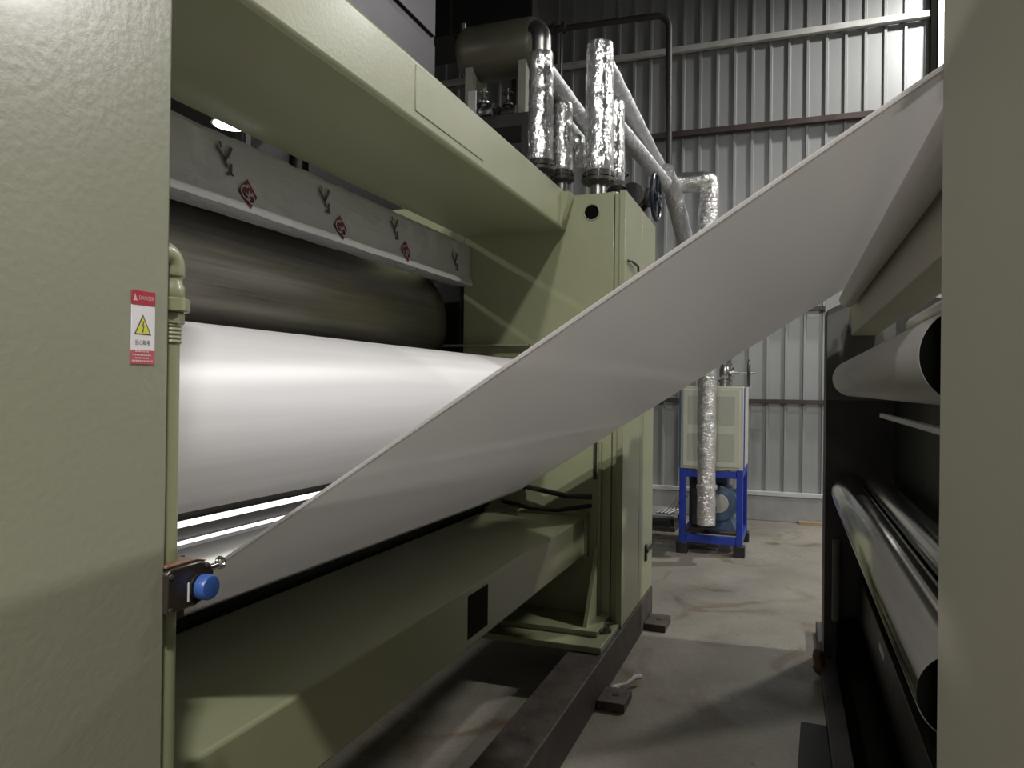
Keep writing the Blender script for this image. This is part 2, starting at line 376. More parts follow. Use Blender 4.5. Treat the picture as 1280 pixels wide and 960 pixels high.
# film wrapped bar with printed marks
def film_bar():
    prof = [(-1.755, 2.160), (-1.738, 2.100), (-1.742, 2.088), (-1.80, 2.085), (-1.86, 2.09), (-1.86, 2.328), (-1.775, 2.332), (-1.762, 2.31)]
    mb = MB(); n = 60; vs = []; k = len(prof)
    for i in range(n + 1):
        y = YN + 0.02 + (YF - 0.01 - YN - 0.02) * i / n
        for j, (x, z) in enumerate(prof):
            q = Vector((x, y, z)); jit = 0.004 * noise.noise(q * 9) + (0.006 * noise.noise(q * 23) if j in (6, 7) else 0)
            vs.append((x, y, z + jit) if j not in (0,) else (x + jit * 0.6, y, z + jit * 0.5))
    fs = [(i * k + j, i * k + (j + 1) % k, (i + 1) * k + (j + 1) % k, (i + 1) * k + j) for i in range(n) for j in range(k)]
    fs += [tuple(range(k)), tuple(n * k + j for j in range(k - 1, -1, -1))]
    return mb.add(vs, fs)
bar = film_bar().build('wrapped_bar', 'film_wrap', cal, smooth=30, label='steel bar wrapped in grey protective film with red diamond marks')
bx = lambda z: -1.7585 + (0 if z > 2.16 else (2.16 - z) * 0.283) + 0.0075
def flat(mb, pts, w_, lift=0.0):
    """polyline stroke on the bar face (y, z)"""
    for (a, b) in zip(pts, pts[1:]):
        d = Vector((b[0] - a[0], b[1] - a[1])); d.normalize(); n_ = Vector((-d.y, d.x)) * w_ / 2
        q = [(a[0] - n_.x, a[1] - n_.y), (b[0] - n_.x, b[1] - n_.y), (b[0] + n_.x, b[1] + n_.y), (a[0] + n_.x, a[1] + n_.y)]
        mb.add([(bx(z) + lift, y, z) for y, z in q], [(0, 1, 2, 3)])
def diamond(yc, zc, mult, partial=False):
    mb = MB(); hw, hh = 0.048, 0.052
    mb.add([(bx(z), y, z) for y, z in [(yc - hw, zc), (yc, zc - hh), (yc + hw, zc), (yc, zc + hh)]] , [(0, 1, 2), (0, 2, 3)])
    d = mb.build('diamond_mark', 'ink_black' if partial else 'ink_red', bar, smooth=0)
    if partial: return
    s = MB()
    arc = lambda cy, cz, ry, rz, a0, a1, n=14: [(yc + cy + ry * math.cos(R(a0 + (a1 - a0) * i / n)), zc + cz + rz * math.sin(R(a0 + (a1 - a0) * i / n))) for i in range(n + 1)]
    flat(s, arc(-0.013, 0.002, 0.022, 0.024, 60, 320), 0.0065, 0.0036)
    flat(s, [(yc - 0.012, zc + 0.004), (yc - 0.004, zc - 0.012), (yc + 0.006, zc + 0.012), (yc + 0.010, zc - 0.006), (yc + 0.022, zc + 0.010)], 0.005, 0.0038)
    flat(s, arc(0.007, -0.012, 0.019, 0.021, 30, -170), 0.0065, 0.0037)
    flat(s, [(yc + 0.022, zc + 0.010), (yc + 0.020, zc - 0.006)], 0.005, 0.0039)
    flat(s, [(yc - 0.004, zc + 0.034), (yc + 0.006, zc + 0.024)], 0.004, 0.0039)
    s.build('swirl_lettering', 'ink_white', bar, smooth=0)
def ymark(yc, zc, full=True):
    mb = MB(); rnd = random.Random(int(yc * 100))
    j = lambda: rnd.uniform(-0.004, 0.004)
    for pts, wd in [([(yc - 0.034, zc + 0.03 + j()), (yc - 0.012, zc + 0.012), (yc + 0.004, zc - 0.004)], 0.012), ([(yc + 0.034, zc + 0.045), (yc + 0.022, zc + 0.016), (yc + 0.004, zc - 0.004)], 0.014),
                    ([(yc - 0.020, zc + 0.050), (yc - 0.012, zc + 0.030)], 0.010), ([(yc + 0.004, zc - 0.004), (yc + 0.016, zc - 0.028)], 0.012),
                    ([(yc + 0.034, zc - 0.010), (yc + 0.034, zc - 0.042)], 0.014), ([(yc + 0.014, zc - 0.050), (yc + 0.030, zc - 0.042), (yc + 0.048, zc - 0.046)], 0.010)]:
        flat(mb, pts, wd)
    mb.build('printed_arrow_mark', 'ink_black', bar, smooth=0)
for k in range(4):
    yk = 2.075 + 0.5635 * k
    if k < 3: diamond(yk, 2.151, 1)
    if k < 3: ymark(yk - 0.115, 2.243)
ymark(3.77, 2.20)
# rolls
def roll(name, xc, zc, r, y0, y1, m, parent, j=0.06, label=None, ends=True):
    o = MB().lathe((xc, y0, zc), (xc, y1, zc), [(0, r - 0.01), (0.008, r), (y1 - y0 - 0.008, r), (y1 - y0, r - 0.01)], 96).build(name, m, parent, label=label)
    if ends:
        for a, b in ((y0 - j, y0), (y1, y1 + j)):
            MB().cyl((xc, a, zc), (xc, b, zc), r * 0.35, 32).build('journal', 'dark_steel', o)
    return o
roll('calender_roll', -2.214, 1.86, 0.36, 0.90, 3.90, 'roll_steel', cal, 0.2, 'dark polished steel calender roll')
roll('calender_roll', -2.214, 1.12, 0.36, 0.90, 3.90, 'roll_steel', cal, 0.2)
roll('cooling_roll', -1.458, 1.4145, 0.243, 0.88, 3.93, 'roll_white', cal, 0.08, 'bright white satin roll')
gr = roll('guide_roller', -1.413, 1.005, 0.079, 0.88, 3.88, 'satin_roll', cal, 0.12)
# guide roller arm and hose at the far end
MB().box(-1.47, -1.36, 3.885, 3.925, 0.93, 1.08).build('bearing_bracket', 'black', gr, bevel=0.01)
hs = MB(); hs.tube(path([(-1.40, 3.90, 0.955), (-1.25, 3.88, 0.935), (-1.12, 3.88, 0.915), (-0.985, 3.90, 0.915)], 0.08), 0.014, 10)
hs.build('black_hose', 'black', cal)
hs = MB(); hs.tube(path([(-1.50, 3.90, 0.86), (-1.30, 3.82, 0.845), (-1.16, 3.84, 0.84), (-1.0, 3.95, 0.86)], 0.08), 0.012, 10)
hs.build('black_hose', 'black', cal)
# dark inner pan behind the lower beam
MB().box(-1.78, -1.62, YN, YF, 0.30, 0.86).build('drip_pan', 'black', cal, bevel=0.004)
# added glowing rods for the bright lines between roll and guide roller
for xx, zz, rr in ((-1.73, 1.069, 0.0095), (-1.68, 1.026, 0.0055)):
    t = MB().cyl((xx, 0.95, zz), (xx, 3.80, zz), rr, 14).build('gap_glow_rod', 'gap_glow', cal)
    MB().box(xx - rr - 0.02, xx - rr, 0.95, 3.80, zz - rr, zz + rr).build('glow_backing', 'black', t, smooth=0)

# warning label on the near frame
wl = thing('warning_label', (FX + 0.001, 0.783, 1.525), 'red and white electric shock warning label on near green frame', 'label')
wl.parent = cal; wl.location = Vector((FX + 0.001, 0.783, 1.525)) - WL[cal.name]
for kk in ('category',): del wl[kk]
def plate(y0, y1, z0, z1, t, m, name, skew=0.0):
    return MB().box(FX + 0.0002, FX + t, y0, y1, z0, z1).build(name, m, wl, bevel=0.0003)
plate(0.763, 0.803, 1.525, 1.626, 0.0010, 'label_white', 'label_backing')
plate(0.763, 0.803, 1.606, 1.626, 0.0014, 'label_red', 'label_header')
plate(0.763, 0.803, 1.525, 1.5445, 0.0014, 'label_red_pale', 'label_footer')
tri = lambda s, z0, m, lift, nm: MB().add([(FX + lift, 0.782 - s, z0), (FX + lift, 0.782 + s, z0), (FX + lift, 0.782, z0 + s * 1.95)], [(0, 1, 2)]).build(nm, m, wl, smooth=0)
tri(0.0145, 1.5655, 'ink_black', 0.0012, 'triangle_border'); tri(0.0117, 1.5672, 'label_yellow', 0.0014, 'warning_triangle')
bolt = MB().add([(FX + 0.0017, 0.782 + a * 0.001, 1.5675 + b * 0.001) for a, b in [(0.8, 17), (-1.6, 9.5), (0.6, 9.8), (-0.8, 3.6), (-1.8, 3.8), (0, 0.8), (1.2, 4.4), (0.3, 4.0), (2.4, 11.2), (0.4, 11.0), (2.0, 17)]], [tuple(range(11))])
bolt.build('lightning_bolt', 'ink_black', wl, smooth=0)
text_part('DANGER', 0.0078, (FX + 0.0018, 0.787, 1.616), (0, 1, 0), (0, 0, 1), 'label_pink', wl, 'lettering', 0.0, 0.80)
MB().add([(FX + 0.0018, 0.7645, 1.6115), (FX + 0.0018, 0.772, 1.6115), (FX + 0.0018, 0.768, 1.6215)], [(0, 1, 2)]).build('alert_symbol', 'label_pink', wl, smooth=0)
text_part('当心触电', 0.0078, (FX + 0.0014, 0.782, 1.5545), (0, 1, 0), (0, 0, 1), 'ink_black', wl, 'lettering', 0.0, 0.85)
for zz, a, b, n in ((1.5415, 0.770, 0.793, 7), (1.5365, 0.766, 0.797, 10), (1.5325, 0.770, 0.793, 7), (1.5285, 0.7645, 0.800, 11)):
    mb = MB(); st = (b - a) / n
    for q in range(n):
        y = a + st * q
        mb.box(FX + 0.0013, FX + 0.0017, y, y + st * 0.7, zz, zz + 0.0022)
    mb.build('small_print', 'label_pink', wl, smooth=0)

# green conduit with union at the edge of the near frame
gp = thing('conduit_pipe', (-0.862, 0.86, 0), 'thin green painted conduit with union fittings along near frame edge', 'pipe')
cx, cy = -0.862, 0.86
mb = MB(); mb.tube([(cx, cy, 0.0), (cx, cy, 1.58)], 0.0125, 20); mb.build('pipe', 'green_paint', gp)
mb = MB(); mb.lathe((cx, cy, 1.558), (cx, cy, 2), [(0, 0.0135)] + [(0.003 * i, 0.0155 if i % 2 else 0.0135) for i in range(1, 10)] + [(0.03, 0.0135)], 20); mb.build('thread', 'green_paint', gp)
mb = MB(); mb.lathe((cx, cy, 1.5865), (cx, cy, 2), [(0, 0.0165), (0.002, 0.0185), (0.0165, 0.0185), (0.0185, 0.0165)], 6); mb.build('hex_fitting', 'green_paint', gp)
mb = MB(); mb.lathe((cx, cy, 1.605), (cx, cy, 2), [(0, 0.024), (0.002, 0.026), (0.019, 0.026), (0.021, 0.022)], 8); mb.build('union_nut', 'green_paint', gp)
mb = MB(); mb.lathe((cx, cy, 1.626), (cx, cy, 2), [(0, 0.017), (0.004, 0.0185), (0.016, 0.0185), (0.021, 0.0155), (0.030, 0.0155), (0.033, 0.0185), (0.036, 0.0185)], 20); mb.build('hex_fitting', 'green_paint', gp)
mb = MB(); mb.tube(path([(cx, cy, 1.661), (cx, cy, 1.690), (cx, cy - 0.05, 1.690)], 0.02, 8), 0.0185, 20); mb.build('elbow', 'green_paint', gp)
mb = MB(); mb.box(cx - 0.03, cx - 0.0125, YN, cy + 0.01, 1.05, 1.07); mb.build('pipe_clamp', 'green_paint', gp)
mb = MB(); mb.box(cx - 0.03, cx - 0.0125, YN, cy + 0.01, 0.35, 0.37); mb.build('pipe_clamp', 'green_paint', gp)
mb = MB(); mb.lathe((cx, cy, 0.66), (cx, cy, 2), [(0, 0.0135), (0.004, 0.016), (0.03, 0.016), (0.034, 0.0135)], 20); mb.build('pipe_coupling', 'green_paint', gp)

# pull cord switch
ps = thing('pull_cord_switch', (-0.84, 0.868, 1.165), 'black rope pull emergency switch with blue button on green conduit', 'switch')
poly = [(0.824, 1.168), (0.824, 1.226), (0.832, 1.233), (0.888, 1.233), (0.908, 1.226), (0.916, 1.212), (0.916, 1.192), (0.904, 1.176), (0.88, 1.168)]
MB().prism(poly, 'x', -0.868, -0.826).build('body', 'switch_body', ps, bevel=0.003)
MB().prism([(0.826, 1.2335), (0.826, 1.237), (0.884, 1.237), (0.904, 1.231), (0.900, 1.2285), (0.888, 1.2335)], 'x', -0.864, -0.830).build('top_cover', 'switch_top_reflection', ps, bevel=0.001)
MB().lathe((-0.826, 0.884, 1.196), (0, 0.884, 1.196), [(0, 0.019), (0.004, 0.019), (0.0045, 0.012), (0.008, 0.012)], 32).build('button_collar', 'black', ps)
MB().lathe((-0.819, 0.884, 1.196), (0, 0.884, 1.196), [(0, 0.017), (0.001, 0.0188), (0.014, 0.0188), (0.0175, 0.0168), (0.0185, 0.011)], 40).build('button', 'blue_plastic', ps, label='blue round push button')
for y, z in ((0.830, 1.222), (0.830, 1.174), (0.90, 1.224)):
    MB().lathe((-0.826, y, z), (0, y, z), [(0, 0.0035), (0.0015, 0.0035), (0.0022, 0.002)], 12).build('screw', 'steel', ps)
mb = MB(); mb.box(-0.8255, -0.8245, 0.862, 0.8645, 1.178, 1.206); mb.build('indicator_slot', 'label_white', ps, smooth=0)
mb = MB(); mb.lathe((-0.846, 0.914, 1.212), (-0.846, 2, 1.222), [(0, 0.008), (0.006, 0.008), (0.0065, 0.005), (0.03, 0.005)], 16); mb.build('cord_shaft', 'chrome', ps)
mb = MB(); mb.ring((-0.846, 0.952, 1.2145), (1, 0, 0.3), 0.008, 0.003, 20, 8); mb.build('cord_eye', 'chrome', ps)
MB().box(-0.872, -0.868, 0.83, 0.90, 1.14, 1.235).build('mounting_bracket', 'dark_steel', ps, bevel=0.001)

# ================================================================== FILM WEB
WYN, WYF = 1.161, 3.78
AL = math.atan(0.647)
def web_profile():
    pts = []
    gc = Vector((-1.413, 1.005)); gr_ = 0.0815
    # comes off the lower calender roll and passes under the guide roller
    for i in range(8): pts.append(Vector((-1.862, 1.045)).lerp(Vector((-1.445, 0.9285)), i / 8))
    for a in range(255, 304, 6):
        if a > 270 + math.degrees(AL): break
        pts.append(gc + Vector((math.cos(R(a)), math.sin(R(a)))) * gr_)
    # straight run: tangent at angle AL
    t0 = gc + Vector((math.sin(AL), -math.cos(AL))) * gr_
    ac = Vector((0.266, 1.9475)); ar = 0.0400
    t1 = ac + Vector((-math.sin(AL), math.cos(AL))) * ar
    for i in range(0, 25): pts.append(t0.lerp(t1, i / 24))
    a0 = 90 + math.degrees(AL)
    for i in range(1, 10): 
        a = a0 - i * (a0 - 80) / 9
        pts.append(ac + Vector((math.cos(R(a)), math.sin(R(a)))) * ar)
    pts.append(Vector((0.62, 1.925))); pts.append(Vector((0.85, 1.88)))
    return pts
wp = web_profile()
def strip(y0, y1, th, off=0.0):
    mb = MB(); n = len(wp); vs = []
    nr = []
    for i in range(n):
        t = (wp[min(i + 1, n - 1)] - wp[max(i - 1, 0)]).normalized(); nr.append(Vector((t.y, -t.x)))
    ny = 2
    for side in (0, 1):
        for i in range(n):
            p = wp[i] + nr[i] * (off + side * th)
            for y in (y0, y1): vs.append((p.x, y, p.y))
    fs = []
    for i in range(n - 1):
        fs.append((2 * i, 2 * i + 1, 2 * i + 3, 2 * i + 2)); o = 2 * n
        fs.append((o + 2 * i, o + 2 * i + 2, o + 2 * i + 3, o + 2 * i + 1))
        fs.append((2 * i, 2 * i + 2, o + 2 * i + 2, o + 2 * i)); fs.append((2 * i + 1, o + 2 * i + 1, o + 2 * i + 3, 2 * i + 3))
    fs += [(0, 2 * n, 2 * n + 1, 1), (2 * n - 2, 2 * n - 1, 4 * n - 1, 4 * n - 2)]
    return mb.add(vs, fs)
web = thing('film_web', (-0.5, 2.4, 0.9), 'wide white film web rising diagonally from left machine to right machine', 'film')
strip(WYN, WYF, 0.0015, -0.0005).build('film_sheet', 'web_film', web, smooth=50)
strip(WYN - 0.004, WYN + 0.014, 0.005, -0.001).build('bright_edge_strip', 'web_edge', web, smooth=50)  # added strip, extra translucent to imitate light caught by the film edge

# ================================================================== RIGHT MACHINE
RX = 0.189
rm = thing('winding_machine', (0.6, 2.7, 0), 'grey green winding machine with stacked rollers on the right', 'machine')
MB().box(RX, 1.05, -1.2, 1.13, 0.0, 2.12).build('side_frame', 'grey_green', rm, bevel=0.005, label='near grey green side frame along the right edge of view')
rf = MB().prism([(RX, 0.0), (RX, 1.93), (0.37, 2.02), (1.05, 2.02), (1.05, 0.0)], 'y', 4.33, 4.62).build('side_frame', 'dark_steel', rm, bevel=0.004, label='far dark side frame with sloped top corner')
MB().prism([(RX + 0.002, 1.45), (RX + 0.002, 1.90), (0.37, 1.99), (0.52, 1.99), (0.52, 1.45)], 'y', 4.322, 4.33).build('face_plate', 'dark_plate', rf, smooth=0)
MB().box(RX + 0.004, 0.9, 4.64, 4.66, 1.2, 2.11).build('guard_plate', 'galv', rm, bevel=0.002)
MB().box(0.172, 0.25, 1.13, 5.0, 0.0, 0.07).build('base_rail', 'dark_steel', rm, bevel=0.004)
MB().box(0.52, 0.54, 1.13, 4.33, 0.07, 1.5).build('dark_backing', 'black', rm, bevel=0.003)  # added black sheet, blocks the view so the space behind rollers stays dark
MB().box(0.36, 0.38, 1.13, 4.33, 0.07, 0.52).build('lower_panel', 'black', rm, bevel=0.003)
MB().box(0.252, 0.36, 1.13, 4.33, 0.0, 0.30).build('dark_filler_box', 'void', rm, bevel=0.006)  # near-black box added to keep the area under the rollers dark
bm_ = MB().box(0.307, 0.426, 1.13, 4.33, 1.794, 1.95).build('cross_beam', 'grey_green', rm, bevel=0.004)
roll('deflector_roller', 0.266, 1.9475, 0.0386, 1.15, 3.98, 'web_roll', rm, 0.1, 'slim pale roller carrying the film')
def hollow(name, xc, zc, r, y0, y1, m, label=None):
    o = MB().lathe((xc, y0, zc), (xc, y1, zc), [(0.02, r - 0.012), (0, r - 0.008), (0, r - 0.002), (0.003, r), (y1 - y0 - 0.012, r), (y1 - y0, r - 0.012)], 96, caps=False).build(name, m, rm, label=label)
    MB().lathe((xc, y0 - 0.002, zc), (xc, y1, zc), [(0, r - 0.004), (0.001, r - 0.0025), (0.01, r - 0.0025)], 64).build('dark_end_disc', 'void', o)  # flush black disc painted in for the dark inside of the open tube
    MB().cyl((xc, y0 - 0.2, zc), (xc, y0 + 0.006, zc), r * 0.25, 24).build('journal', 'dark_steel', o)
    MB().cyl((xc, y1 - 0.01, zc), (xc, 4.34, zc), r * 0.4, 24).build('journal', 'dark_steel', o)
    return o
hollow('nip_roller', 0.288, 1.561, 0.087, 1.40, 3.98, 'satin_roll', 'grey satin roller with black end')
hollow('chrome_roller', 0.291, 0.975, 0.079, 1.47, 4.22, 'chrome', 'shiny chrome roller with black end')
roll('chrome_roller', 0.415, 1.035, 0.055, 1.2, 4.2, 'chrome', rm, 0.1)
roll('idler_roller', 0.60, 1.83, 0.05, 1.2, 4.2, 'satin_roll', rm, 0.1)
MB().box(0.30, 0.315, 1.3, 2.9, 1.408, 1.424).build('guide_rail', 'steel', rm, bevel=0.003)
MB().cyl((0.245, 4.25, 0.30), (0.245, 4.25, 0.72), 0.022, 16).build('air_cylinder', 'dark_plate', rm)
mb = MB(); mb.box(0.2685, 0.27, 2.93, 3.02, 0.40, 0.41); MB().box(0.355, 0.3595, 3.22, 3.36, 0.455, 0.48).build('rating_plate', 'label_white', rm, smooth=0)

# brown rag on the base corner, flat dark shape on the floor
mb = MB(); base = [Vector((0.165, 4.24, 0.13)), Vector((0.155, 4.22, 0.10)), Vector((0.158, 4.21, 0.06)), Vector((0.165, 4.24, 0.035))]
mb.tube(base, 0.03, 12, wob=0.5, step=0.012); mb.build('rag', 'rag_brown', label='crumpled brown rag hanging at the foot of right machine', cat='rag')
mb = MB(); mb.prism([(0.065, 3.56), (0.172, 3.56), (0.172, 3.05), (0.045, 3.05)], 'z', 0, 0.03); o = mb.build('dark_floor_shape', 'black', bevel=0.004, label='flat dark shape on the floor beside right machine', cat='plate')

# ================================================================== ANCHOR BLOCKS
for k, (y0, y1, lab) in enumerate(((3.40, 3.585, 'dark steel anchor block on the floor nearer the camera, white scrap beside it'), (4.62, 4.85, 'dark steel anchor block on the floor at the far end of rail'))):
    a = thing('anchor_block', (-0.76, (y0 + y1) / 2, 0), lab, 'block', 'anchor blocks beside the base rail')
    MB().box(-0.826, -0.695, y0, y1, 0, 0.045).build('plate', 'rust_steel', a, bevel=0.004)
    MB().lathe((-0.755, (y0 + y1) / 2, 0.0452), (-0.755, (y0 + y1) / 2, 1), [(0, 0.016), (0.001, 0.016)], 20).build('bolt_hole', 'black', a)
mb = MB(); mb.tube([(-0.80, 3.62, 0.012), (-0.775, 3.66, 0.02), (-0.74, 3.68, 0.03), (-0.71, 3.74, 0.045), (-0.69, 3.77, 0.04)], 0.014, 10, wob=0.5, step=0.02)
mb.build('scrap', 'rag_white', label='crumpled white scrap lying beside the nearer anchor block', cat='scrap')

# ================================================================== INSULATED PIPES ON THE FAR FRAME
def riser(name, x, y, zb, zt, r, run_z, run_end, label, flange=True, cap=None, runx=0.0):
    t = thing(name, (x, y, ZT), label, 'pipe', 'foil wrapped risers on the far frame')
    mb = MB(); mb.lathe((x, y, zb), (x, y, 10), [(0, r * 1.02)] + [((zt - zb) * i / 40, r * (1.06 - 0.10 * i / 40)) for i in range(1, 40)] + [(zt - zb, r * 0.93)], 32, wob=0.06)
    mb.build('foil_riser', 'foil', t, smooth=25)
    if flange:
        mb = MB(); mb.lathe((x, y, zb - 0.075), (x, y, 10), [(0, r * 0.9), (0.012, r * 1.22), (0.03, r * 1.22), (0.031, r * 1.05), (0.038, r * 1.05), (0.039, r * 1.16), (0.06, r * 1.16), (0.061, r), (0.075, r)], 32)
        mb.build('flange', 'dark_steel', t)
        for k in range(8):
            a = k * math.pi / 4 + 0.2; q = (x + math.cos(a) * r * 1.08, y + math.sin(a) * r * 1.08)
            MB().lathe((q[0], q[1], zb - 0.068), (q[0], q[1], 10), [(0, 0.009), (0.062, 0.009)], 6).build('flange_bolt', 'steel', t)
    mb = MB(); mb.cyl((x, y, ZT), (x, y, zb - 0.07), r * 0.55, 24); mb.build('neck', 'steel', t)
    mb = MB(); pts = path([(x, y, run_z - 0.12), (x, y, run_z), (x + runx * 0.2, y + 0.5, run_z)], r * 1.0 + 0.02)
    pts = pts[:-1] + [Vector((x + runx, run_end, run_z - 0.02))]
    mb.tube(pts, r * 0.78, 28, wob=0.08, step=0.05); mb.build('foil_run', 'foil_dull', t, smooth=25)
    return t
ra = riser('foil_pipe', -1.43, 4.29, 2.875, 3.53, 0.075, 3.46, 6.0, 'leftmost tall foil wrapped riser below bare shiny elbow')
mb = MB(); mb.tube(path([(-1.43, 4.29, 3.50), (-1.43, 4.29, 3.64), (-1.50, 4.40, 3.74)], 0.08), 0.058, 24); mb.build('bare_elbow', 'steel', ra)
riser('foil_pipe', -1.43, 4.75, 2.94, 3.385, 0.07, 3.27, 6.2, 'short foil wrapped riser standing between the two tall ones')
riser('foil_pipe', -1.06, 4.27, 2.77, 3.52, 0.083, 3.44, 6.46, 'tallest foil wrapped riser on top of the green frame', runx=-0.02)
riser('foil_pipe', -1.075, 4.72, 2.83, 3.34, 0.07, 3.22, 6.18, 'foil wrapped riser partly hidden behind the tallest one', flange=False, runx=0.10)
# drop pipe in front of the pump cabinet
dp = thing('drop_pipe', (-0.655, 6.6, 0.33), 'long crumpled foil drop pipe hanging before the pump cabinet', 'pipe')
mb = MB(); mb.tube(path([(-1.08, 6.6, 3.30), (-0.665, 6.6, 3.30), (-0.665, 6.6, 2.7)], 0.06), 0.088, 28, wob=0.08, step=0.05); mb.build('foil_elbow', 'foil_crinkle', dp, smooth=25)
mb = MB(); mb.tube([(-0.665, 6.6, 2.75), (-0.655, 6.6, 0.335)], 0.078, 28, wob=0.08, step=0.04); mb.build('foil_sleeve', 'foil_crinkle', dp, smooth=25)
mb = MB(); mb.lathe((-0.655, 6.6, 0.64), (-0.655, 6.6, 10), [(0, 0.079), (0.01, 0.084), (0.03, 0.084), (0.04, 0.079)], 28, wob=0.1); mb.build('foil_band', 'foil_dull', dp)
mb = MB(); mb.cyl((-0.655, 6.62, 0.40), (-0.655, 7.05, 0.40), 0.05, 20); mb.build('pump_stub', 'dark_steel', dp)

# lagged pipe bends going down behind the frame
lp = thing('lagged_pipe', (-1.0, 6.3, 2.6), 'sloping grey lagged pipe descending behind the hand wheel', 'pipe')
mb = MB(); mb.tube(path([(-0.98, 6.2, 3.30), (-0.96, 6.5, 3.22), (-0.86, 6.9, 2.7), (-0.74, 7.1, 2.62)], 0.2), 0.075, 24, wob=0.08, step=0.05); mb.build('lagging', 'foil_dull', lp, smooth=25)

def gate_valve(name, c, stem_dir, length, wheel_r, body_r, label, cat='valve', pipe_axis=(0, 1, 0), wheel_mat='dark_steel', body_mat='dark_steel'):
    c = Vector(c); d = Vector(stem_dir).normalized(); t = thing(name, c, label, cat)
    mb = MB(); pa = Vector(pipe_axis)
    mb.lathe(c - pa * body_r * 1.6, c + pa * body_r * 1.6, [(0, body_r * 1.2), (body_r * 0.35, body_r * 1.2), (body_r * 0.36, body_r * 0.7), (body_r, body_r * 0.95), (body_r * 2.2, body_r * 0.95), (body_r * 2.84, body_r * 0.7), (body_r * 2.85, body_r * 1.2), (body_r * 3.2, body_r * 1.2)], 24)
    mb.build('valve_body', body_mat, t)
    mb = MB(); mb.lathe(c + d * body_r * 0.5, c + d, [(0, body_r * 0.6), (body_r * 0.7, body_r * 0.55), (body_r * 0.71, body_r * 0.95), (body_r * 1.0, body_r * 0.95), (body_r * 1.01, body_r * 0.5), (body_r * 1.6, body_r * 0.4)], 20); mb.build('bonnet', body_mat, t)
    mb = MB(); mb.cyl(c + d * body_r, c + d * (length * 1.25), body_r * 0.16, 12); mb.build('stem', 'steel', t)
    wc = c + d * length
    mb = MB(); mb.ring(wc, d, wheel_r, wheel_r * 0.09, 36, 10); wl_ = mb.build('hand_wheel', wheel_mat, t)
    u = d.orthogonal().normalized(); w_ = d.cross(u)
    for k in range(4):
        a = k * math.pi / 2 + 0.5; e = wc + (u * math.cos(a) + w_ * math.sin(a)) * wheel_r
        mb = MB(); mb.cyl(wc, e, wheel_r * 0.07, 8); mb.build('spoke', wheel_mat, wl_)
    mb = MB(); mb.cyl(wc - d * wheel_r * 0.12, wc + d * wheel_r * 0.12, wheel_r * 0.2, 16); mb.build('hub', wheel_mat, wl_)
    return t
gate_valve('gate_valve', (-1.08, 5.45, 2.90), (1, -0.03, 0), 0.16, 0.165, 0.075, 'dark gate valve with large upright hand wheel behind frame top', wheel_mat='wheel_navy')
gate_valve('gate_valve', (-1.16, 5.25, 2.86), (0, 0, 1), 0.17, 0.07, 0.06, 'small dark valve standing on the frame behind foil risers')
gate_valve('gate_valve', (-0.565, 7.30, 1.66), (1, 0, 0), 0.215, 0.115, 0.055, 'gate valve with black hand wheel above the pump cabinet', pipe_axis=(0, 0, 1), body_mat='steel')
gate_valve('gate_valve', (-2.76, 6.55, 4.11), (0, 0, 1), 0.19, 0.055, 0.07, 'steel valve on the platform below the tank, nearer its left end', pipe_axis=(1, 0, 0), body_mat='steel', wheel_mat='steel')
gate_valve('gate_valve', (-2.53, 6.6, 4.10), (0, 0, 1), 0.19, 0.05, 0.06, 'dark valve on the platform beside the leftmost foil riser', pipe_axis=(1, 0, 0))
# foil bundle between the risers
mb = MB(); mb.tube([(-1.27, 4.60, 2.60), (-1.22, 4.62, 2.66), (-1.14, 4.60, 2.63)], 0.06, 16, wob=0.5, step=0.02); mb.build('foil_bundle', 'foil', smooth=20, label='crumpled foil bundle between the riser flanges', cat='foil')
mb = MB(); mb.tube([(-1.32, 4.70, 3.14), (-1.28, 4.66, 3.02), (-1.27, 4.64, 2.93)], 0.03, 10, wob=0.5, step=0.02); mb.build('foil_flap', 'foil', smooth=20, label='loose foil flap hanging from the short riser', cat='foil')

# conduit on the far wall
ct = thing('wall_conduit', (-1.16, 7.6, 3.6), 'thin dark pipe bending down in front of the sheet wall', 'pipe')
mb = MB(); mb.tube(path([(-2.42, 7.6, 5.335), (-1.175, 7.6, 5.30), (-1.16, 7.6, 3.5)], 0.14), 0.033, 14); mb.build('pipe', 'dark_steel', ct)
mb = MB(); mb.cyl((-2.31, 7.6, 5.34), (-2.31, 7.6, 4.6), 0.014, 10); mb.build('drain_rod', 'steel', ct)
mb = MB(); mb.lathe((-2.46, 7.6, 5.335), (0, 7.6, 5.335), [(0, 0.05), (0.05, 0.05), (0.051, 0.07), (0.08, 0.07), (0.081, 0.04), (0.16, 0.04), (0.161, 0.065), (0.2, 0.065)], 20); mb.build('coupling', 'dark_steel', ct)
mb = MB(); mb.cyl((-1.16, 7.6, 3.44), (-1.16, 7.6, 3.56), 0.055, 16); mb.build('fitting', 'steel', ct)

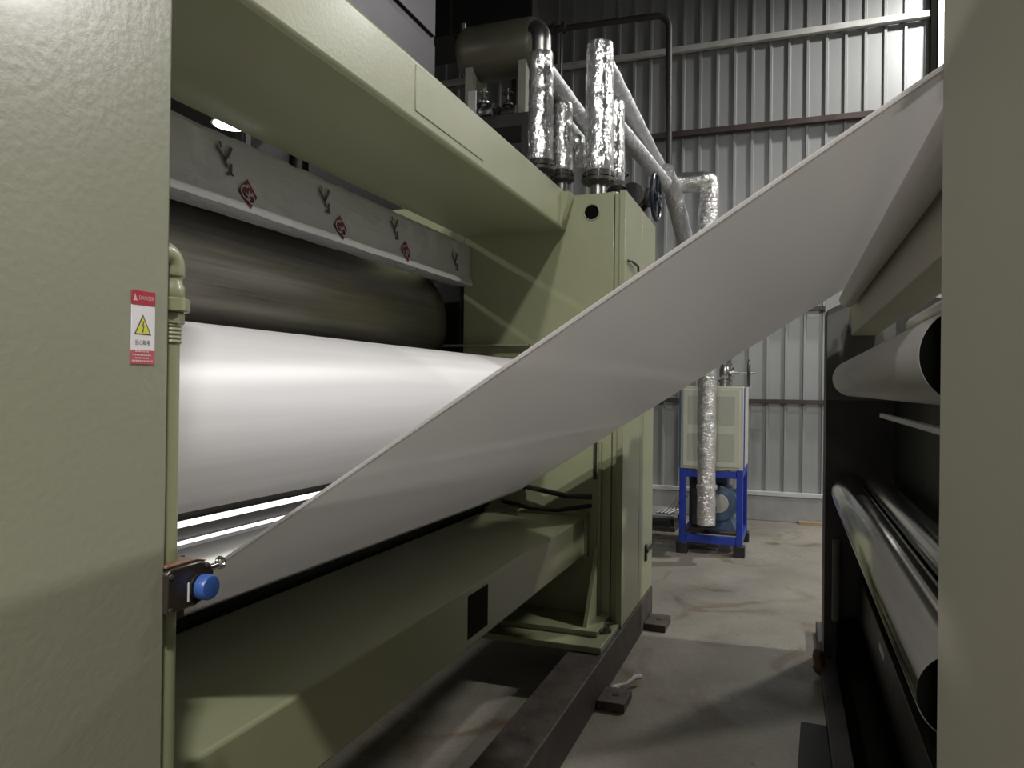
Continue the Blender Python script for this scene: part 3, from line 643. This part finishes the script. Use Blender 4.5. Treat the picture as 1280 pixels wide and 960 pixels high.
# ================================================================== TANK AND PLATFORM
pf = thing('steel_platform', (-2.85, 6.8, 0), 'dark steel platform carrying the tank behind the machine', 'platform')
MB().box(-3.5, -2.20, 6.35, 6.42, 3.88, 4.0).build('edge_beam', 'dark_steel', pf, bevel=0.004)
MB().box(-3.5, -2.20, 7.2, 7.27, 3.88, 4.0).build('edge_beam', 'dark_steel', pf, bevel=0.004)
MB().box(-3.5, -2.20, 6.42, 7.2, 3.97, 4.0).build('deck', 'dark_steel', pf, smooth=0)
MB().box(-3.5, -2.20, 6.36, 6.41, 3.66, 3.73).build('lower_beam', 'dark_steel', pf, bevel=0.004)
for x in (-3.45, -2.25):
    for y in (6.385, 7.235):
        MB().box(x - 0.05, x + 0.05, y - 0.05, y + 0.05, 0, 3.88).build('post', 'dark_steel', pf, bevel=0.004)
tk = thing('oil_tank', (-2.7, 6.8, 4.0), 'olive grey horizontal tank with domed end high behind machine', 'tank')
mb = MB(); mb.lathe((-3.13, 6.8, 4.80), (0, 6.8, 4.80), [(0.0, 0.02), (0.01, 0.12), (0.04, 0.20), (0.09, 0.25), (0.14, 0.265), (0.78, 0.265), (0.83, 0.25), (0.88, 0.20), (0.91, 0.12), (0.92, 0.02)], 64); mb.build('shell', 'tank', tk, smooth=50)
for x in (-2.95, -2.40): MB().box(x - 0.04, x + 0.04, 6.62, 6.98, 4.0, 4.62).build('leg', 'cabinet_panel', tk, bevel=0.004)
MB().cyl((-3.05, 6.7, 5.0), (-3.05, 6.7, 5.08), 0.03, 16).build('nozzle', 'steel', tk)
MB().box(-2.88, -2.80, 6.45, 6.47, 4.0, 4.30).build('gauge_board', 'label_white', tk, smooth=0)
ed = thing('exhaust_duct', (-3.2, 7.5, 5.1), 'black rectangular exhaust duct above the oil tank', 'duct')
MB().box(-4.6, -2.56, 7.35, 8.0, 5.33, 6.3).build('duct_body', 'black', ed, bevel=0.006)
for x in (-4.4, -3.5, -2.58): MB().box(x, x + 0.03, 7.33, 8.02, 5.31, 6.32).build('duct_flange', 'dark_steel', ed, smooth=0)
MB().box(-4.3, -4.24, 7.6, 7.66, 0, 5.33).build('duct_post', 'dark_steel', ed, smooth=0)
MB().box(-2.95, -2.89, 7.8, 7.86, 0, 5.33).build('duct_post', 'dark_steel', ed, smooth=0)

# fume hood above the rolls
hdm = thing('fume_hood', (-2.6, 2.8, 3.0), 'dark grey sheet metal fume hood above the calender rolls', 'hood')
MB().box(-3.1, -2.12, 1.0, 4.22, 3.33, 4.6).build('hood_core', 'black', hdm, bevel=0.004)
for (z0, z1) in ((3.34, 3.63), (3.69, 4.0), (4.06, 4.5)):
    for y0 in (1.02, 2.09, 3.16):
        MB().box(-2.125, -2.10, y0, y0 + 1.03, z0, z1).build('hood_panel', 'hood', hdm, bevel=0.003)
for y in (1.05, 4.17): MB().box(-3.05, -3.0, y - 0.025, y + 0.025, ZT, 3.34).build('hood_post', 'dark_steel', hdm, smooth=0)
for y in (0.6, 4.25): MB().box(-2.35, -2.30, y - 0.025, y + 0.025, ZT, 4.5).build('hood_post', 'dark_steel', hdm, smooth=0)

MB().box(-3.14, -3.10, 3.70, 6.0, ZT - 0.02, 3.5).build('dark_blocker', 'black', hdm, smooth=0)  # black sheet added behind the hood to darken the gap above the bar

# ================================================================== PUMP UNIT
pu = thing('pump_unit', (-0.65, 7.5, 0), 'pump unit with cream cabinet on a blue steel frame', 'pump')
xa, xb, ya, yb = -0.935, -0.372, 6.95, 7.75
for x in (xa + 0.03, xb - 0.03):
    for y in (ya + 0.03, yb - 0.03):
        MB().box(x - 0.028, x + 0.028, y - 0.028, y + 0.028, 0.10, 0.80 if y < 7.2 else 0.80).build('frame_post', 'blue_paint', pu, bevel=0.003)
        MB().box(x - 0.05, x + 0.05, y - 0.05, y + 0.05, 0, 0.10).build('foot', 'black', pu, bevel=0.006)
for y in (ya + 0.03, yb - 0.03):
    MB().box(xa + 0.06, xb - 0.06, y - 0.026, y + 0.026, 0.10, 0.17).build('frame_rail', 'blue_paint', pu, bevel=0.003)
    MB().box(xa + 0.06, xb - 0.06, y - 0.026, y + 0.026, 0.70, 0.76).build('frame_rail', 'blue_paint', pu, bevel=0.003)
for x in (xa + 0.03, xb - 0.03):
    MB().box(x - 0.026, x + 0.026, ya + 0.06, yb - 0.06, 0.10, 0.17).build('frame_rail', 'blue_paint', pu, bevel=0.003)
    MB().box(x - 0.026, x + 0.026, ya + 0.06, yb - 0.06, 0.70, 0.76).build('frame_rail', 'blue_paint', pu, bevel=0.003)
cab = MB().box(xa + 0.0, xb, ya + 0.0, yb, 0.775, 1.525).build('cabinet', 'cabinet', pu, bevel=0.006)
MB().box(xa + 0.03, xb - 0.03, ya - 0.012, ya, 0.80, 1.50).build('cabinet_door', 'cabinet', cab, bevel=0.004)
for z0, z1 in ((0.85, 1.10), (1.18, 1.44)):
    MB().box(xa + 0.075, xb - 0.075, ya - 0.014, ya - 0.011, z0, z1).build('door_panel', 'cabinet_panel', cab, bevel=0.001)
MB().box(xb - 0.002, xb + 0.008, ya + 0.005, ya + 0.06, 0.78, 1.52).build('corner_strip', 'blue_paint', cab, smooth=0)
MB().box(xa - 0.004, xa + 0.012, ya - 0.016, ya, 0.78, 1.52).build('corner_strip', 'motor_blue', cab, smooth=0)
MB().box(xa + 0.06, xb - 0.06, ya + 0.1, yb - 0.06, 0.17, 0.19).build('base_tray', 'dark_steel', pu, smooth=0)
# motor and pump on the tray
mx, mz = -0.60, 0.44
mo = MB().lathe((mx, 7.16, mz), (mx, 8, mz), [(0, 0.12), (0.01, 0.165), (0.10, 0.17), (0.11, 0.15), (0.40, 0.15), (0.42, 0.12)], 40).build('motor', 'motor_blue', pu)
MB().lathe((mx, 7.145, mz), (mx, 8, mz), [(0, 0.03), (0.002, 0.085), (0.014, 0.09)], 32).build('fan_cover', 'cabinet_panel', mo)
for k in range(20):
    a = 2 * math.pi * k / 20; mb = MB(); c, s = math.cos(a), math.sin(a)
    p = [(mx + c * r + n * -s, 0, mz + s * r + n * c) for r, n in ((0.148, -0.004), (0.178, -0.003), (0.178, 0.003), (0.148, 0.004))]
    mb.add([(q[0], y, q[2]) for y in (7.28, 7.54) for q in p], [(0, 1, 2, 3), (7, 6, 5, 4), (0, 4, 5, 1), (1, 5, 6, 2), (2, 6, 7, 3), (3, 7, 4, 0)])
    mb.build('cooling_fin', 'motor_blue', mo, smooth=0)
MB().box(mx - 0.07, mx + 0.07, 7.28, 7.42, mz + 0.165, mz + 0.25).build('terminal_box', 'motor_blue', mo, bevel=0.006)
MB().prism([(mx - 0.15, 0.19), (mx + 0.15, 0.19), (mx + 0.10, 0.32), (mx - 0.10, 0.32)], 'y', 7.2, 7.5).build('motor_foot', 'motor_blue', mo, smooth=0)
MB().box(-0.87, -0.79, 7.3, 7.5, 0.19, 0.70).build('filter_housing', 'dark_steel', pu, bevel=0.02)
mb = MB(); mb.tube(path([(-0.82, 7.25, 0.62), (-0.74, 7.25, 0.62), (-0.74, 7.25, 0.3)], 0.04), 0.022, 12); mb.build('pump_pipe', 'black', pu)
mb = MB(); mb.cyl((-0.565, 7.30, 1.525), (-0.565, 7.30, 1.575), 0.05, 20); mb.build('outlet_pipe', 'steel', pu)

# small things by the wall
MB().box(0.12, 0.42, 8.93, 9.02, 0, 0.035).build('wood_plank', 'wood', bevel=0.003, label='short wooden plank on the floor against the far wall', cat='plank')
pl = thing('metal_tray', (-1.45, 8.2, 0), 'low grey tray of hose on the floor behind green frame', 'tray')
MB().box(-1.75, -1.10, 7.9, 8.5, 0.0, 0.05).build('tray_base', 'dark_steel', pl, bevel=0.004)
MB().box(-1.75, -1.10, 7.9, 8.5, 0.14, 0.17).build('tray_top', 'galv', pl, bevel=0.004)
for x in (-1.72, -1.13):
    for y in (7.93, 8.47): MB().box(x - 0.02, x + 0.02, y - 0.02, y + 0.02, 0.05, 0.14).build('tray_leg', 'dark_steel', pl, smooth=0)
for k in range(4):
    mb = MB(); mb.tube([(-1.30 + 0.04 * k, 7.95, 0.18), (-1.20 + 0.04 * k, 8.05, 0.22), (-1.12 + 0.04 * k, 8.10, 0.36)], 0.012, 8); mb.build('steel_rod', 'steel', pl)

# ================================================================== HIGH BAY LAMPS
LBL = ['round high bay lamp hanging over the aisle behind the camera', 'round high bay lamp hanging near the far sheet wall', 'round high bay lamp far behind the left machine, glimpsed under its beam', 'round high bay lamp hanging beyond the rear of left machine', 'round high bay lamp hanging far out beyond the right machine', 'round high bay lamp hanging at the back end of the aisle']
for (x, y, z, wts), lab in zip(LAMPS, LBL):
    t = thing('high_bay_lamp', (x, y, z), lab, 'lamp', 'high bay lamps under the roof')
    MB().lathe((x, y, z + 0.02), (x, y, 20), [(0, 0.24), (0.03, 0.22), (0.13, 0.16), (0.15, 0.09), (0.30, 0.07), (0.31, 0.02)], 40).build('reflector', 'lamp_shell', t, smooth=30)
    MB().lathe((x, y, z + 0.005), (x, y, 20), [(0, 0.20), (0.012, 0.21)], 40).build('diffuser', 'lamp_glow', t)
    MB().cyl((x, y, z + 0.3), (x, y, ZC), 0.012, 10).build('hanger', 'dark_steel', t)
    ld = bpy.data.lights.new('lamp_light', 'AREA'); ld.shape = 'DISK'; ld.size = 0.36; ld.energy = wts; ld.color = (1.0, 0.975, 0.94)
    lo_ = bpy.data.objects.new('lamp_light', ld); COL.objects.link(lo_); lo_.parent = t; lo_.location = (0, 0, -0.012)
